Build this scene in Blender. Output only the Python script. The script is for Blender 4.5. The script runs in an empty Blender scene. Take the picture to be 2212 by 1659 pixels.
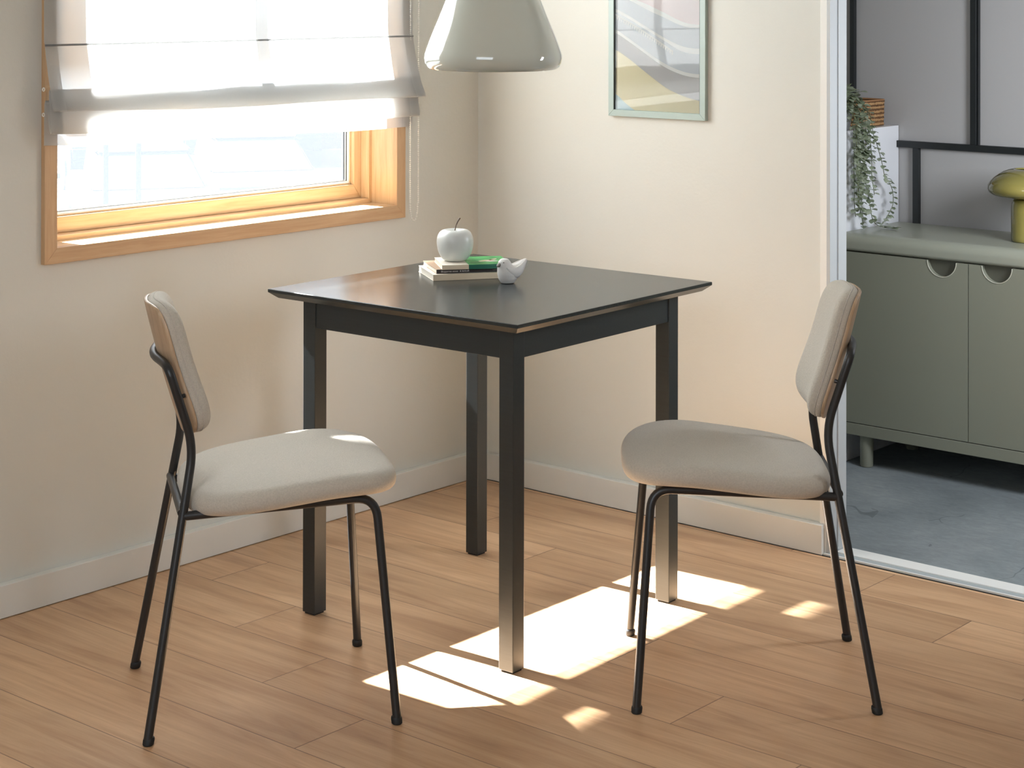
import bpy, bmesh, math, random
from math import sin, cos, pi, sqrt, radians
from mathutils import Vector, Matrix
random.seed(7)
S = bpy.context.scene
COL = S.collection

# ------------------------------------------------------------------ helpers
def link(o, parent=None):
    COL.objects.link(o)
    if parent is not None:
        o.parent = parent
    return o

def tag(o, label=None, cat=None, group=None, kind=None):
    for k, v in (('label', label), ('category', cat), ('group', group), ('kind', kind)):
        if v is not None:
            o[k] = v
    return o

def empty(name, loc=(0, 0, 0), rz=0.0):
    o = bpy.data.objects.new(name, None)
    o.location = loc
    o.rotation_euler = (0, 0, rz)
    o.empty_display_size = 0.05
    return link(o)

def obj(name, bm, mats, parent=None, smooth=False, angle=None):
    me = bpy.data.meshes.new(name)
    bmesh.ops.recalc_face_normals(bm, faces=bm.faces)
    bm.to_mesh(me)
    bm.free()
    if not isinstance(mats, (list, tuple)):
        mats = [mats]
    for m in mats:
        me.materials.append(m)
    if smooth:
        for p in me.polygons:
            p.use_smooth = True
        if angle is not None:
            me.set_sharp_from_angle(angle=radians(angle))
    o = bpy.data.objects.new(name, me)
    return link(o, parent)

def BM():
    return bmesh.new()

def box(bm, x0, x1, y0, y1, z0, z1, bev=0.0, mi=0):
    vs = [bm.verts.new((x, y, z)) for x in (x0, x1) for y in (y0, y1) for z in (z0, z1)]
    idx = [(0, 1, 3, 2), (4, 6, 7, 5), (0, 4, 5, 1), (2, 3, 7, 6), (0, 2, 6, 4), (1, 5, 7, 3)]
    fs = [bm.faces.new([vs[i] for i in f]) for f in idx]
    for f in fs:
        f.material_index = mi
    if bev > 0:
        es = set(e for f in fs for e in f.edges)
        r = bmesh.ops.bevel(bm, geom=list(es), offset=bev, segments=2, affect='EDGES', profile=0.5)
        for f in r['faces']:
            f.material_index = mi
    return fs

def rings(bm, rs, cap0=True, cap1=True, mi=0):
    """loft closed rings of equal length; a ring of length 1 is a pole"""
    L = []
    for r in rs:
        L.append([bm.verts.new(p) for p in r])
    for a, b in zip(L[:-1], L[1:]):
        n = max(len(a), len(b))
        for i in range(n):
            j = (i + 1) % n
            if len(a) == 1:
                f = (a[0], b[i], b[j])
            elif len(b) == 1:
                f = (a[i], b[0], a[j])
            else:
                f = (a[i], b[i], b[j], a[j])
            fc = bm.faces.new(f)
            fc.material_index = mi
    if cap0 and len(L[0]) > 2:
        bm.faces.new(L[0]).material_index = mi
    if cap1 and len(L[-1]) > 2:
        bm.faces.new(L[-1]).material_index = mi
    return L

def lathe(bm, prof, c=(0, 0, 0), n=48, mi=0, cap0=False, cap1=False):
    rs = []
    for r, z in prof:
        if r < 1e-5:
            rs.append([(c[0], c[1], c[2] + z)])
        else:
            rs.append([(c[0] + r * cos(2 * pi * i / n), c[1] + r * sin(2 * pi * i / n), c[2] + z) for i in range(n)])
    rings(bm, rs, cap0, cap1, mi)

def fillet(pts, rad, seg=8):
    pts = [Vector(p) for p in pts]
    out = [pts[0]]
    for i in range(1, len(pts) - 1):
        a, b, c = pts[i - 1], pts[i], pts[i + 1]
        r = rad[i - 1] if isinstance(rad, (list, tuple)) else rad
        d = min(r, (a - b).length * .48, (c - b).length * .48)
        p0 = b + (a - b).normalized() * d
        p2 = b + (c - b).normalized() * d
        for k in range(seg + 1):
            t = k / seg
            out.append(p0 * (1 - t) ** 2 + b * 2 * t * (1 - t) + p2 * t * t)
    out.append(pts[-1])
    return out

def tube(bm, pts, r, n=14, mi=0, cap=True):
    pts = [Vector(p) for p in pts]
    m = len(pts)
    rr = r if isinstance(r, (list, tuple)) else [r] * m
    tang = []
    for i in range(m):
        t = pts[min(i + 1, m - 1)] - pts[max(i - 1, 0)]
        tang.append(t.normalized())
    ref = Vector((0, 0, 1)) if abs(tang[0].z) < .9 else Vector((1, 0, 0))
    u = (ref - tang[0] * ref.dot(tang[0])).normalized()
    rs = []
    for i in range(m):
        t = tang[i]
        u = (u - t * u.dot(t)).normalized()
        v = t.cross(u)
        rs.append([tuple(pts[i] + (u * cos(2 * pi * k / n) + v * sin(2 * pi * k / n)) * rr[i]) for k in range(n)])
    rings(bm, rs, cap, cap, mi)

def sp(c, e):
    return math.copysign(abs(c) ** e, c)

# ------------------------------------------------------------------ materials
class N:
    def __init__(self, name):
        self.m = bpy.data.materials.new(name)
        self.m.use_nodes = True
        self.t = self.m.node_tree
        self.t.nodes.clear()
        self.out = self.t.nodes.new('ShaderNodeOutputMaterial')
    def n(self, typ, **kw):
        nd = self.t.nodes.new('ShaderNode' + typ)
        for k, v in kw.items():
            if k in nd.inputs.keys():
                nd.inputs[k].default_value = v
            else:
                setattr(nd, k, v)
        return nd
    def l(self, a, b):
        self.t.links.new(a, b)
    def math(self, op, a, b=None, c=None):
        nd = self.t.nodes.new('ShaderNodeMath')
        nd.operation = op
        for i, v in enumerate((a, b, c)):
            if v is None:
                continue
            if isinstance(v, (int, float)):
                nd.inputs[i].default_value = v
            else:
                self.l(v, nd.inputs[i])
        return nd.outputs[0]
    def mix(self, fac, a, b, blend='MIX'):
        nd = self.t.nodes.new('ShaderNodeMix')
        nd.data_type = 'RGBA'
        nd.blend_type = blend
        for i, v in ((0, fac), (6, a), (7, b)):
            if isinstance(v, (int, float)):
                nd.inputs[i].default_value = v
            elif isinstance(v, tuple):
                nd.inputs[i].default_value = v if len(v) == 4 else v + (1,)
            else:
                self.l(v, nd.inputs[i])
        return nd.outputs[2]
    def coord(self, scale=(1, 1, 1), which='Object', rot=(0, 0, 0)):
        tc = self.n('TexCoord')
        mp = self.n('Mapping')
        mp.inputs['Scale'].default_value = scale
        mp.inputs['Rotation'].default_value = rot
        self.l(tc.outputs[which], mp.inputs[0])
        return mp.outputs[0]
    def noise(self, co, scale, detail=3, rough=.5, dist=0.0):
        nd = self.n('TexNoise')
        nd.inputs['Scale'].default_value = scale
        nd.inputs['Detail'].default_value = detail
        nd.inputs['Roughness'].default_value = rough
        nd.inputs['Distortion'].default_value = dist
        self.l(co, nd.inputs['Vector'])
        return nd.outputs['Fac']
    def ramp(self, fac, stops):
        nd = self.n('ValToRGB')
        el = nd.color_ramp.elements
        while len(el) < len(stops):
            el.new(.5)
        for e, (p, c) in zip(el, stops):
            e.position = p
            e.color = c if len(c) == 4 else tuple(c) + (1,)
        self.l(fac, nd.inputs[0])
        return nd.outputs[0]
    def bump(self, h, strength=.2, dist=.002):
        nd = self.n('Bump')
        nd.inputs['Strength'].default_value = strength
        nd.inputs['Distance'].default_value = dist
        self.l(h, nd.inputs['Height'])
        return nd.outputs[0]
    def bsdf(self, color, rough=.5, normal=None, **kw):
        b = self.n('BsdfPrincipled')
        if isinstance(color, tuple):
            b.inputs['Base Color'].default_value = color if len(color) == 4 else color + (1,)
        else:
            self.l(color, b.inputs['Base Color'])
        if isinstance(rough, (int, float)):
            b.inputs['Roughness'].default_value = rough
        else:
            self.l(rough, b.inputs['Roughness'])
        if normal is not None:
            self.l(normal, b.inputs['Normal'])
        for k, v in kw.items():
            b.inputs[k.replace('_', ' ')].default_value = v
        return b
    def done(self, shader):
        self.l(shader if not hasattr(shader, 'outputs') else shader.outputs[0], self.out.inputs[0])
        return self.m

def plain(name, color, rough=.5, var=.06, nscale=12, bump=0.0, bscale=200, **kw):
    a = N(name)
    co = a.coord()
    f = a.noise(co, nscale, 3)
    lo = tuple(c * (1 - var) for c in color)
    hi = tuple(min(1, c * (1 + var)) for c in color)
    colr = a.mix(f, lo, hi)
    nm = a.bump(a.noise(co, bscale, 2), bump, .001) if bump > 0 else None
    return a.done(a.bsdf(colr, rough, nm, **kw))

def wall_mat(name, color, bump=.25):
    a = N(name)
    co = a.coord()
    big = a.noise(co, 1.3, 2)
    col = a.mix(big, tuple(c * .97 for c in color), tuple(min(1, c * 1.02) for c in color))
    h = a.math('ADD', a.noise(co, 95, 3, .55), a.math('MULTIPLY', a.noise(co, 28, 2), .6))
    return a.done(a.bsdf(col, .85, a.bump(h, bump, .0016), Specular_IOR_Level=.25))

def wood_mat(name, c0, c1, c2, axis='y', rough=.45, scale=1.0, bump=.08):
    a = N(name)
    sc = {'x': (1.2, 22, 22), 'y': (22, 1.2, 22), 'z': (22, 22, 1.2)}[axis]
    co = a.coord(tuple(s * scale for s in sc))
    f = a.noise(co, 3.0, 6, .6, .6)
    fine = a.noise(co, 14, 3, .6)
    col = a.ramp(f, [(.30, c0), (.52, c1), (.72, c2)])
    col = a.mix(a.math('MULTIPLY', fine, .22), col, tuple(c * .6 for c in c0))
    return a.done(a.bsdf(col, rough, a.bump(fine, bump, .0006)))

def floor_mat():
    a = N('floor_planks')
    tc = a.n('TexCoord')
    sx = a.n('SeparateXYZ')
    a.l(tc.outputs['Object'], sx.inputs[0])
    X, Y = sx.outputs[0], sx.outputs[1]
    W, LEN, SH = .1878, 1.37, .2995
    v = a.math('DIVIDE', a.math('ADD', Y, 1.541 + W * 20), W)          # plank edge at y=-1.541
    row = a.math('FLOOR', v)
    fy = a.math('FRACT', v)
    # joints: row just above y=-1.541 (row 20) has its joint at x=.765, each row up shifts by -.2995
    u = a.math('DIVIDE', a.math('ADD', X, a.math('ADD', a.math('MULTIPLY', row, SH), -.765 - 20 * SH + LEN * 20)), LEN)
    pid = a.math('FLOOR', u)
    fx = a.math('FRACT', u)
    # groove mask
    def groove(f, size, w):
        d = a.math('MULTIPLY', a.math('MINIMUM', f, a.math('SUBTRACT', 1.0, f)), size)
        nd = a.n('MapRange')
        nd.inputs[1].default_value = w * .35
        nd.inputs[2].default_value = w
        nd.inputs[3].default_value = 1
        nd.inputs[4].default_value = 0
        a.l(d, nd.inputs[0])
        return nd.outputs[0]
    g = a.math('MAXIMUM', groove(fy, W, .0016), groove(fx, LEN, .0016))
    # per plank random
    cv = a.n('CombineXYZ')
    a.l(row, cv.inputs[0])
    a.l(pid, cv.inputs[1])
    wn = a.n('TexWhiteNoise', noise_dimensions='2D')
    a.l(cv.outputs[0], wn.inputs['Vector'])
    rnd = wn.outputs['Value']
    # grain coordinates shifted per plank
    gx = a.math('ADD', a.math('MULTIPLY', X, 1.0), a.math('MULTIPLY', rnd, 37.0))
    gy = a.math('ADD', Y, a.math('MULTIPLY', rnd, 11.0))
    cg = a.n('CombineXYZ')
    a.l(a.math('MULTIPLY', gx, 1.5), cg.inputs[0])
    a.l(a.math('MULTIPLY', gy, 17.0), cg.inputs[1])
    broad = a.noise(cg.outputs[0], 1.0, 5, .6, 1.2)
    cg2 = a.n('CombineXYZ')
    a.l(a.math('MULTIPLY', gx, 6.0), cg2.inputs[0])
    a.l(a.math('MULTIPLY', gy, 150.0), cg2.inputs[1])
    fine = a.noise(cg2.outputs[0], 1.0, 4, .65)
    cg3 = a.n('CombineXYZ')
    a.l(a.math('MULTIPLY', gx, 1.6), cg3.inputs[0])
    a.l(a.math('MULTIPLY', gy, 4.0), cg3.inputs[1])
    blot = a.noise(cg3.outputs[0], 1.6, 3, .6, .4)
    knot = a.math('POWER', a.noise(cg3.outputs[0], 3.2, 1), 5.0)
    col = a.ramp(broad, [(.22, (.33, .175, .085)), (.45, (.57, .35, .19)), (.60, (.69, .455, .262)), (.80, (.77, .54, .33))])
    col = a.mix(a.math('MULTIPLY', blot, .40), col, (.66, .445, .26))
    col = a.mix(a.math('MULTIPLY', fine, .42), col, (.25, .125, .066))
    col = a.mix(a.math('MULTIPLY', knot, .9), col, (.22, .10, .05))
    hsv = a.n('HueSaturation')
    a.l(col, hsv.inputs['Color'])
    a.l(a.math('ADD', a.math('MULTIPLY', rnd, .22), .93), hsv.inputs['Value'])
    hsv.inputs['Saturation'].default_value = 1.0
    col = a.mix(a.math('MULTIPLY', g, .8), hsv.outputs[0], (.10, .052, .03))
    h = a.math('SUBTRACT', a.math('MULTIPLY', fine, .12), g)
    r = a.math('ADD', a.math('MULTIPLY', fine, .14), .33)
    return a.done(a.bsdf(col, r, a.bump(h, .35, .0012), Specular_IOR_Level=.45))

def concrete_mat():
    a = N('concrete_floor')
    co = a.coord()
    big = a.noise(co, 2.4, 5, .6, .4)
    st = a.noise(a.coord((1, 2.2, 1)), 26, 5, .75, .8)
    col = a.ramp(a.math('ADD', a.math('MULTIPLY', big, .6), a.math('MULTIPLY', st, .4)),
                 [(.32, (.13, .15, .16)), (.5, (.21, .235, .245)), (.68, (.31, .335, .34))])
    v = a.n('TexVoronoi', feature='DISTANCE_TO_EDGE')
    v.inputs['Scale'].default_value = 1.7
    dn = a.n('MixRGB') if False else None
    wob = a.n('VectorMath', operation='ADD')
    nz = a.n('TexNoise')
    nz.inputs['Scale'].default_value = 5
    a.l(co, nz.inputs['Vector'])
    sc = a.n('VectorMath', operation='SCALE')
    sc.inputs['Scale'].default_value = .35
    a.l(nz.outputs['Color'], sc.inputs[0])
    a.l(co, wob.inputs[0])
    a.l(sc.outputs[0], wob.inputs[1])
    a.l(wob.outputs[0], v.inputs['Vector'])
    crack = a.math('LESS_THAN', v.outputs['Distance'], .006)
    gate = a.math('GREATER_THAN', a.noise(co, 3.3, 2), .54)
    col = a.mix(a.math('MULTIPLY', a.math('MULTIPLY', crack, gate), .5), col, (.06, .07, .075))
    return a.done(a.bsdf(col, .55, a.bump(st, .15, .001)))

def fabric_mat(name, c):
    a = N(name)
    co = a.coord()
    v = a.noise(co, 300, 3, .7)
    w = a.noise(co, 60, 2)
    col = a.mix(v, tuple(x * .72 for x in c), tuple(min(1, x * 1.2) for x in c))
    col = a.mix(a.math('MULTIPLY', w, .18), col, tuple(x * .8 for x in c))
    return a.done(a.bsdf(col, .92, a.bump(v, .8, .0022), Sheen_Weight=.25, Sheen_Roughness=.5, Specular_IOR_Level=.2))

def black_wood(name, rough, base=(.021, .025, .0255)):
    a = N(name)
    co = a.coord((2, 60, 60))
    g = a.noise(co, 4, 5, .7)
    col = a.mix(g, tuple(c * .75 for c in base), tuple(c * 1.35 for c in base))
    return a.done(a.bsdf(col, rough, a.bump(g, .10, .0005), Specular_IOR_Level=.5))

def sheer_mat(name='sheer_linen', tr=.30, k=1.0, fade=False):
    a = N(name)
    co = a.coord((1, 260, 260))
    weave = a.noise(co, 1.0, 2)
    dif = a.n('BsdfDiffuse')
    dif.inputs[0].default_value = (.82 * k, .825 * k, .82 * k, 1)
    trl = a.n('BsdfTranslucent')
    trl.inputs[0].default_value = (.84 * k, .84 * k, .825 * k, 1)
    m1 = a.n('MixShader')
    m1.inputs[0].default_value = .68
    a.l(dif.outputs[0], m1.inputs[1])
    a.l(trl.outputs[0], m1.inputs[2])
    tp = a.n('BsdfTransparent')
    tp.inputs[0].default_value = (.98, .97, .95, 1)
    m2 = a.n('MixShader')
    if fade:      # see-through fades out higher up, added to keep sun patches off the floor
        sx = a.n('SeparateXYZ')
        a.l(a.coord(), sx.inputs[0])
        mr = a.n('MapRange')
        for i_, v_ in ((1, -.93), (2, -.862), (3, tr), (4, .0)):
            mr.inputs[i_].default_value = v_
        a.l(sx.outputs[2], mr.inputs[0])
        a.l(a.math('ADD', a.math('MULTIPLY', weave, .03), a.math('SUBTRACT', mr.outputs[0], .022)), m2.inputs[0])
    else:
        a.l(a.math('ADD', a.math('MULTIPLY', weave, .03), tr - .015), m2.inputs[0])
    a.l(m1.outputs[0], m2.inputs[1])
    a.l(tp.outputs[0], m2.inputs[2])
    return a.done(m2)

def pane_mat(name, dust=.10, spec=.05):
    a = N(name)
    tp = a.n('BsdfTransparent')
    tp.inputs[0].default_value = (.95, .98, .98, 1) if dust > 0 else (1, 1, 1, 1)
    gl = a.n('BsdfGlossy')
    gl.inputs['Roughness'].default_value = .02
    fr = a.n('Fresnel')
    fr.inputs[0].default_value = 1.45
    m1 = a.n('MixShader')
    a.l(fr.outputs[0], m1.inputs[0])
    a.l(tp.outputs[0], m1.inputs[1])
    a.l(gl.outputs[0], m1.inputs[2])
    if dust <= 0:
        return a.done(m1)
    tl = a.n('BsdfTranslucent')
    tl.inputs[0].default_value = (.86, .93, .97, 1)
    co = a.coord()
    d = a.math('MULTIPLY', a.math('ADD', a.math('MULTIPLY', a.noise(co, 260, 4, .75), .5), .55), dust)
    m2 = a.n('MixShader')
    a.l(d, m2.inputs[0])
    a.l(m1.outputs[0], m2.inputs[1])
    a.l(tl.outputs[0], m2.inputs[2])
    return a.done(m2)

M = {}
M['wall'] = wall_mat('wall_paint_cream', (.600, .598, .552))
M['wall_next'] = wall_mat('wall_paint_grey', (.40, .39, .385), .08)
M['ceil'] = wall_mat('ceiling_paint', (.82, .81, .78), .1)
M['base'] = plain('baseboard_paint', (.665, .660, .618), .45, .02)
M['floor'] = floor_mat()
M['concrete'] = concrete_mat()
M['trim_white'] = plain('trim_white_paint', (.45, .47, .475), .4, .02)
M['trim_cream'] = plain('trim_cream_paint', (.74, .735, .70), .45, .02)
M['track'] = plain('track_grey', (.36, .40, .41), .4, .04)
M['strip_white'] = plain('threshold_white', (.80, .80, .77), .35, .02)
M['gap'] = plain('dark_gap', (.02, .016, .012), .9, .1)
M['bar'] = plain('black_bar_paint', (.014, .016, .017), .35, .1)
M['oak_y'] = wood_mat('casing_oak_horizontal', (.48, .29, .145), (.57, .37, .20), (.63, .43, .25), 'y')
M['oak_z'] = wood_mat('casing_oak_vertical', (.48, .29, .145), (.57, .37, .20), (.63, .43, .25), 'z')
M['pine_y'] = wood_mat('sash_pine_horizontal', (.50, .315, .155), (.59, .40, .215), (.64, .46, .275), 'y', .4)
M['pine_z'] = wood_mat('sash_pine_vertical', (.50, .315, .155), (.59, .40, .215), (.64, .46, .275), 'z', .4)
M['spacer'] = plain('glazing_spacer', (.05, .06, .065), .5, .1)
M['bead'] = plain('glazing_bead_white', (.85, .86, .85), .4, .02)
M['bar_grey'] = plain('glazing_bar_grey', (.42, .43, .43), .5, .02)
M['pane'] = pane_mat('window_pane', .042)
M['clear'] = pane_mat('picture_glass', 0)
M['sheer'] = sheer_mat(tr=.20, k=.78, fade=True)
M['sheer_hem'] = sheer_mat('sheer_linen_hem', .12, .80)
M['sheer_rod'] = sheer_mat('sheer_rod_pocket', .03, .50)
M['chain'] = plain('chain_plastic', (.82, .80, .74), .35, .02)
M['table'] = black_wood('table_black_stain', .42)
M['table_top'] = black_wood('tabletop_black_stain', .23, (.021, .025, .0255))
M['steel'] = plain('black_powder_coat', (.017, .017, .0175), .38, .1, 40)
M['rubber'] = plain('foot_rubber', (.008, .008, .008), .6, .1)
M['fabric'] = fabric_mat('seat_fabric_beige', (.555, .51, .435))
M['piping'] = fabric_mat('piping_fabric', (.58, .53, .465))
M['veneer'] = wood_mat('oak_veneer', (.40, .27, .165), (.50, .355, .225), (.57, .42, .28), 'z', .4)
M['opal'] = plain('opal_sage_glaze', (.50, .515, .45), .06, .01, 3, Coat_Weight=.6, Coat_Roughness=.03, Specular_IOR_Level=.6)
M['opal_in'] = plain('lamp_inside_white', (.78, .76, .70), .4, .01)
M['cord'] = plain('lamp_cord', (.62, .62, .56), .5, .02)
M['frame_sage'] = plain('frame_sage', (.33, .40, .365), .38, .03)
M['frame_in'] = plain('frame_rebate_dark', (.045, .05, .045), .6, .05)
M['p_grey'] = plain('print_grey', (.72, .745, .76), .7, .03)
M['p_reflection'] = plain('print_floor_reflection', (.56, .54, .52), .7, .03)
M['p_white'] = plain('print_white', (.98, .97, .92), .7, .02)
M['p_pink'] = plain('print_pink', (.92, .80, .77), .7, .03)
M['p_yellow'] = plain('print_yellow', (.93, .83, .54), .7, .03)
M['p_blue'] = plain('print_blue', (.62, .75, .76), .7, .03)
M['ceramic'] = plain('ceramic_white', (.60, .61, .575), .30, .02, 8)
M['stone'] = plain('stone_white', (.62, .605, .575), .55, .04, 60)
M['beak'] = plain('beak_grey', (.20, .18, .16), .6, .05)
M['stem'] = plain('stem_brown', (.09, .055, .03), .5, .1)
M['paper'] = plain('book_paper', (.80, .74, .63), .8, .03, 90)
M['cover_cream'] = plain('cover_cream', (.62, .52, .37), .6, .05)
M['cover_white'] = plain('cover_white', (.74, .68, .58), .6, .03)
M['cover_brown'] = plain('cover_brown', (.40, .27, .17), .55, .05)
M['spine_black'] = plain('spine_black', (.030, .022, .02), .5, .1)
M['cover_dkgreen'] = plain('cover_spine_green', (.012, .12, .07), .45, .05)
M['ink_white'] = plain('ink_white', (.80, .76, .70), .6, .02)
M['ink_dim'] = plain('ink_dim', (.16, .12, .11), .6, .02)
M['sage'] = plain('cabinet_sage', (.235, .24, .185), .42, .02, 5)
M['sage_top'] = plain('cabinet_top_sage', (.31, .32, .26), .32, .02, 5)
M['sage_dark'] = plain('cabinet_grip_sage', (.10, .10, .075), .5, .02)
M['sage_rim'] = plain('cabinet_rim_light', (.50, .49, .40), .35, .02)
M['white_lac'] = plain('white_lacquer', (.76, .77, .80), .3, .01)
M['pot'] = plain('pot_grey_glaze', (.42, .44, .45), .25, .05)
M['soil'] = plain('potting_soil', (.05, .035, .02), .9, .2, 80)

def green_cover():
    a = N('cover_green_print')
    co = a.coord((18, 18, 18))
    f = a.noise(co, 1.6, 3)
    col = a.ramp(f, [(.3, (.02, .20, .05)), (.55, (.08, .40, .11)), (.75, (.24, .55, .18))])
    return a.done(a.bsdf(col, .4))
M['cover_green'] = green_cover()

def wicker_mat():
    a = N('wicker_weave')
    co = a.coord()
    w = a.n('TexWave', wave_type='BANDS', bands_direction='Z')
    w.inputs['Scale'].default_value = 24
    w.inputs['Distortion'].default_value = 3
    w.inputs['Detail'].default_value = 2
    w.inputs['Detail Scale'].default_value = 9
    a.l(co, w.inputs['Vector'])
    n = a.noise(a.coord((1, 1, 1)), 170, 2)
    f = a.math('ADD', a.math('MULTIPLY', w.outputs['Fac'], .6), a.math('MULTIPLY', n, .4))
    col = a.ramp(f, [(.25, (.09, .04, .013)), (.55, (.30, .16, .062)), (.8, (.44, .26, .115))])
    return a.done(a.bsdf(col, .6, a.bump(f, .6, .003)))
M['wicker'] = wicker_mat()
M['wicker_rim'] = plain('wicker_rim_wood', (.34, .17, .07), .5, .1, 60)

def leaf_mat():
    a = N('eucalyptus_leaf')
    co = a.coord()
    f = a.noise(co, 22, 2)
    col = a.ramp(f, [(.25, (.12, .15, .085)), (.5, (.30, .345, .235)), (.75, (.52, .56, .45))])
    b = a.bsdf(col, .5)
    t = a.n('BsdfTranslucent')
    a.l(col, t.inputs[0])
    m = a.n('MixShader')
    m.inputs[0].default_value = .25
    a.l(b.outputs[0], m.inputs[1])
    a.l(t.outputs[0], m.inputs[2])
    return a.done(m)
M['leaf'] = leaf_mat()
M['vine'] = plain('vine_stem', (.13, .15, .07), .6, .1)

def olive_glass():
    a = N('olive_glass')
    co = a.coord()
    f = a.noise(co, 9, 2)
    lw = a.n('LayerWeight'); lw.inputs[0].default_value = .35
    col = a.mix(f, (.27, .235, .05), (.40, .34, .10))
    col = a.mix(lw.outputs['Facing'], col, (.07, .068, .014))
    return a.done(a.bsdf(col, .07, None, Coat_Weight=.5, Transmission_Weight=.12, Subsurface_Weight=.0))
M['olive'] = olive_glass()
M['ground'] = plain('pale_ground', (.020, .0235, .026), .9, .25, .6)
M['car_w'] = plain('car_paint_white', (.034, .035, .035), .7, .02)
M['car_b'] = plain('car_paint_pale_blue', (.020, .025, .028), .7, .02)
M['car_g'] = plain('car_glass', (.016, .022, .025), .6, .02)
M['tyre'] = plain('tyre_rubber', (.06, .06, .065), .8, .05)
M['post'] = plain('post_grey', (.016, .018, .02), .7, .05)

# ------------------------------------------------------------------ camera
f_px, yaw, pitch, roll, py = 4055.0239, -0.70589, 0.00555, 0.00177, -49.25591
fw = Vector((sin(yaw) * cos(pitch), cos(yaw) * cos(pitch), sin(pitch)))
r0 = Vector((cos(yaw), -sin(yaw), 0))
u0 = r0.cross(fw)
rv = r0 * cos(roll) + u0 * sin(roll)
uv = -r0 * sin(roll) + u0 * cos(roll)
cam = bpy.data.cameras.new('camera')
co = link(bpy.data.objects.new('camera', cam))
co.matrix_world = Matrix(((rv.x, uv.x, -fw.x, 3.69589), (rv.y, uv.y, -fw.y, -4.18222), (rv.z, uv.z, -fw.z, 1.44613), (0, 0, 0, 1)))
cam.sensor_fit = 'HORIZONTAL'
cam.sensor_width = 36
cam.lens = f_px * 36 / 2212
cam.shift_y = (py - 829.5) / 2212
cam.clip_start = .05
cam.clip_end = 300
S.camera = co

# ------------------------------------------------------------------ room shell
XR, YF, ZC = 5.4, -6.0, 2.6
YB = 1.185                                    # rear wall of the next room
DX0, DX1, DZ = 1.209, 2.75, 2.12               # doorway
WY0, WY1, WZ0, WZ1 = -1.526, -.348, .818, 2.069    # hole for window

def struct(name, bm, m, **k):
    return tag(obj(name, bm, m, **k), kind='structure')

b = BM(); box(b, -.2, XR + .1, YF - .1, -.024, -.08, 0); struct('floor', b, M['floor'])
b = BM(); box(b, -.2, XR + .1, -.024, YB + .08, -.08, -.001); struct('floor', b, M['concrete'])
b = BM(); box(b, -.2, XR + .1, YF - .1, YB + .08, ZC, ZC + .08); struct('ceiling', b, M['ceil'])
b = BM()
box(b, -.18, 0, YF, WY0, 0, ZC); box(b, -.18, 0, WY1, YB + .06, 0, ZC)
box(b, -.18, 0, WY0, WY1, 0, WZ0); box(b, -.18, 0, WY0, WY1, WZ1, ZC)
struct('wall_left', b, M['wall'])
b = BM()
box(b, 0, 1.196, 0, .064, 0, ZC); box(b, 1.196, DX1, 0, .064, DZ, ZC); box(b, DX1, XR, 0, .064, 0, ZC)
struct('wall_right', b, M['wall'])
b = BM(); box(b, 0, XR, YB, YB + .06, 0, ZC); struct('wall_back', b, M['wall_next'])
b = BM(); box(b, -.18, XR, YF - .08, YF, 0, ZC); struct('wall_front', b, M['wall'])
b = BM(); box(b, XR, XR + .08, YF, YB + .06, 0, ZC); struct('wall_side', b, M['wall'])
# baseboards
TB, HB = .0235, .0766
b = BM(); box(b, 0, TB, YF, -.0005, .0015, HB, .0015); struct('baseboard_left', b, M['base'])
b = BM(); box(b, TB + .0003, 1.1905, -TB, 0, .0015, HB, .0015); struct('baseboard_right', b, M['base'])
b = BM(); box(b, 1.20, XR, YB - .012, YB, 0, .705 + .03); 
b.free()
b = BM(); box(b, .75, XR, YB - .014, YB, 0, .07, .002); struct('baseboard_back', b, plain('baseboard_grey', (.42, .42, .41), .5, .02))

# doorway: casing, lining, threshold
d = empty('door_1', (DX0, 0, 0)); tag(d, kind='structure')
def local(bm, o):
    bmesh.ops.translate(bm, verts=bm.verts, vec=-Vector(o.location)); return bm
b = BM(); box(b, 1.1765, 1.205, -.009, .0, HB * 0 + .0015, DZ, .0012); box(b, 1.1765, DX1 + .03, -.009, 0, DZ, DZ + .03, .0012)
obj('casing', local(b, d), M['trim_cream'], d)
b = BM()
box(b, 1.196, 1.2065, -.010, .024, .0015, DZ, .0008)
box(b, 1.196, DX0 + .001, .0265, .0665, .0015, DZ, .0012)
box(b, DX1 - .013, DX1, 0, .0665, .0015, DZ, .001)
box(b, 1.196, DX1, 0, .0665, DZ - .013, DZ, .001)
obj('jamb', local(b, d), M['trim_white'], d)
b = BM(); box(b, 1.2045, 1.2062, .0236, .0268, .002, DZ - .02); obj('groove', local(b, d), plain('groove_grey', (.33, .35, .37), .6, .02), d)
t = empty('threshold', (0, 0, 0)); t.parent = d
b = BM(); box(b, 1.1915, DX1, -.0125, .012, -.002, .0045, .0006); o = obj('track', local(b, d), M['track'], t)
b = BM(); box(b, 1.212, DX1, .012, .0655, -.002, .0075, .001); obj('sill_strip', local(b, d), M['strip_white'], t)
b = BM(); box(b, 1.1915, DX1, -.0185, -.0125, -.002, .006, .0006); obj('edge_strip', local(b, d), M['trim_cream'], t)
b = BM(); box(b, 1.1915, DX1, -.0235, -.0185, -.004, .0012); obj('shadow_gap', local(b, d), M['gap'], t)

# black bars on the next room's rear wall
BY0, BY1 = YB - .017, YB
def bars(n, x0, x1, z0, z1):
    b = BM(); box(b, x0, x1, BY0, BY1, z0, z1, .001); struct('trim_%d' % n, b, M['bar'])
bars(1, .40, 3.6, .9405, .9615)
bars(2, 1.001, 1.022, .9616, ZC)
b = BM(); box(b, 1.0245, 1.0275, BY0 + .004, BY1, .962, ZC); struct('trim_3', b, M['bar'])
bars(4, .803, .8235, .07, .9404)
bars(5, .576, .592, .9616, ZC)

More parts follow.
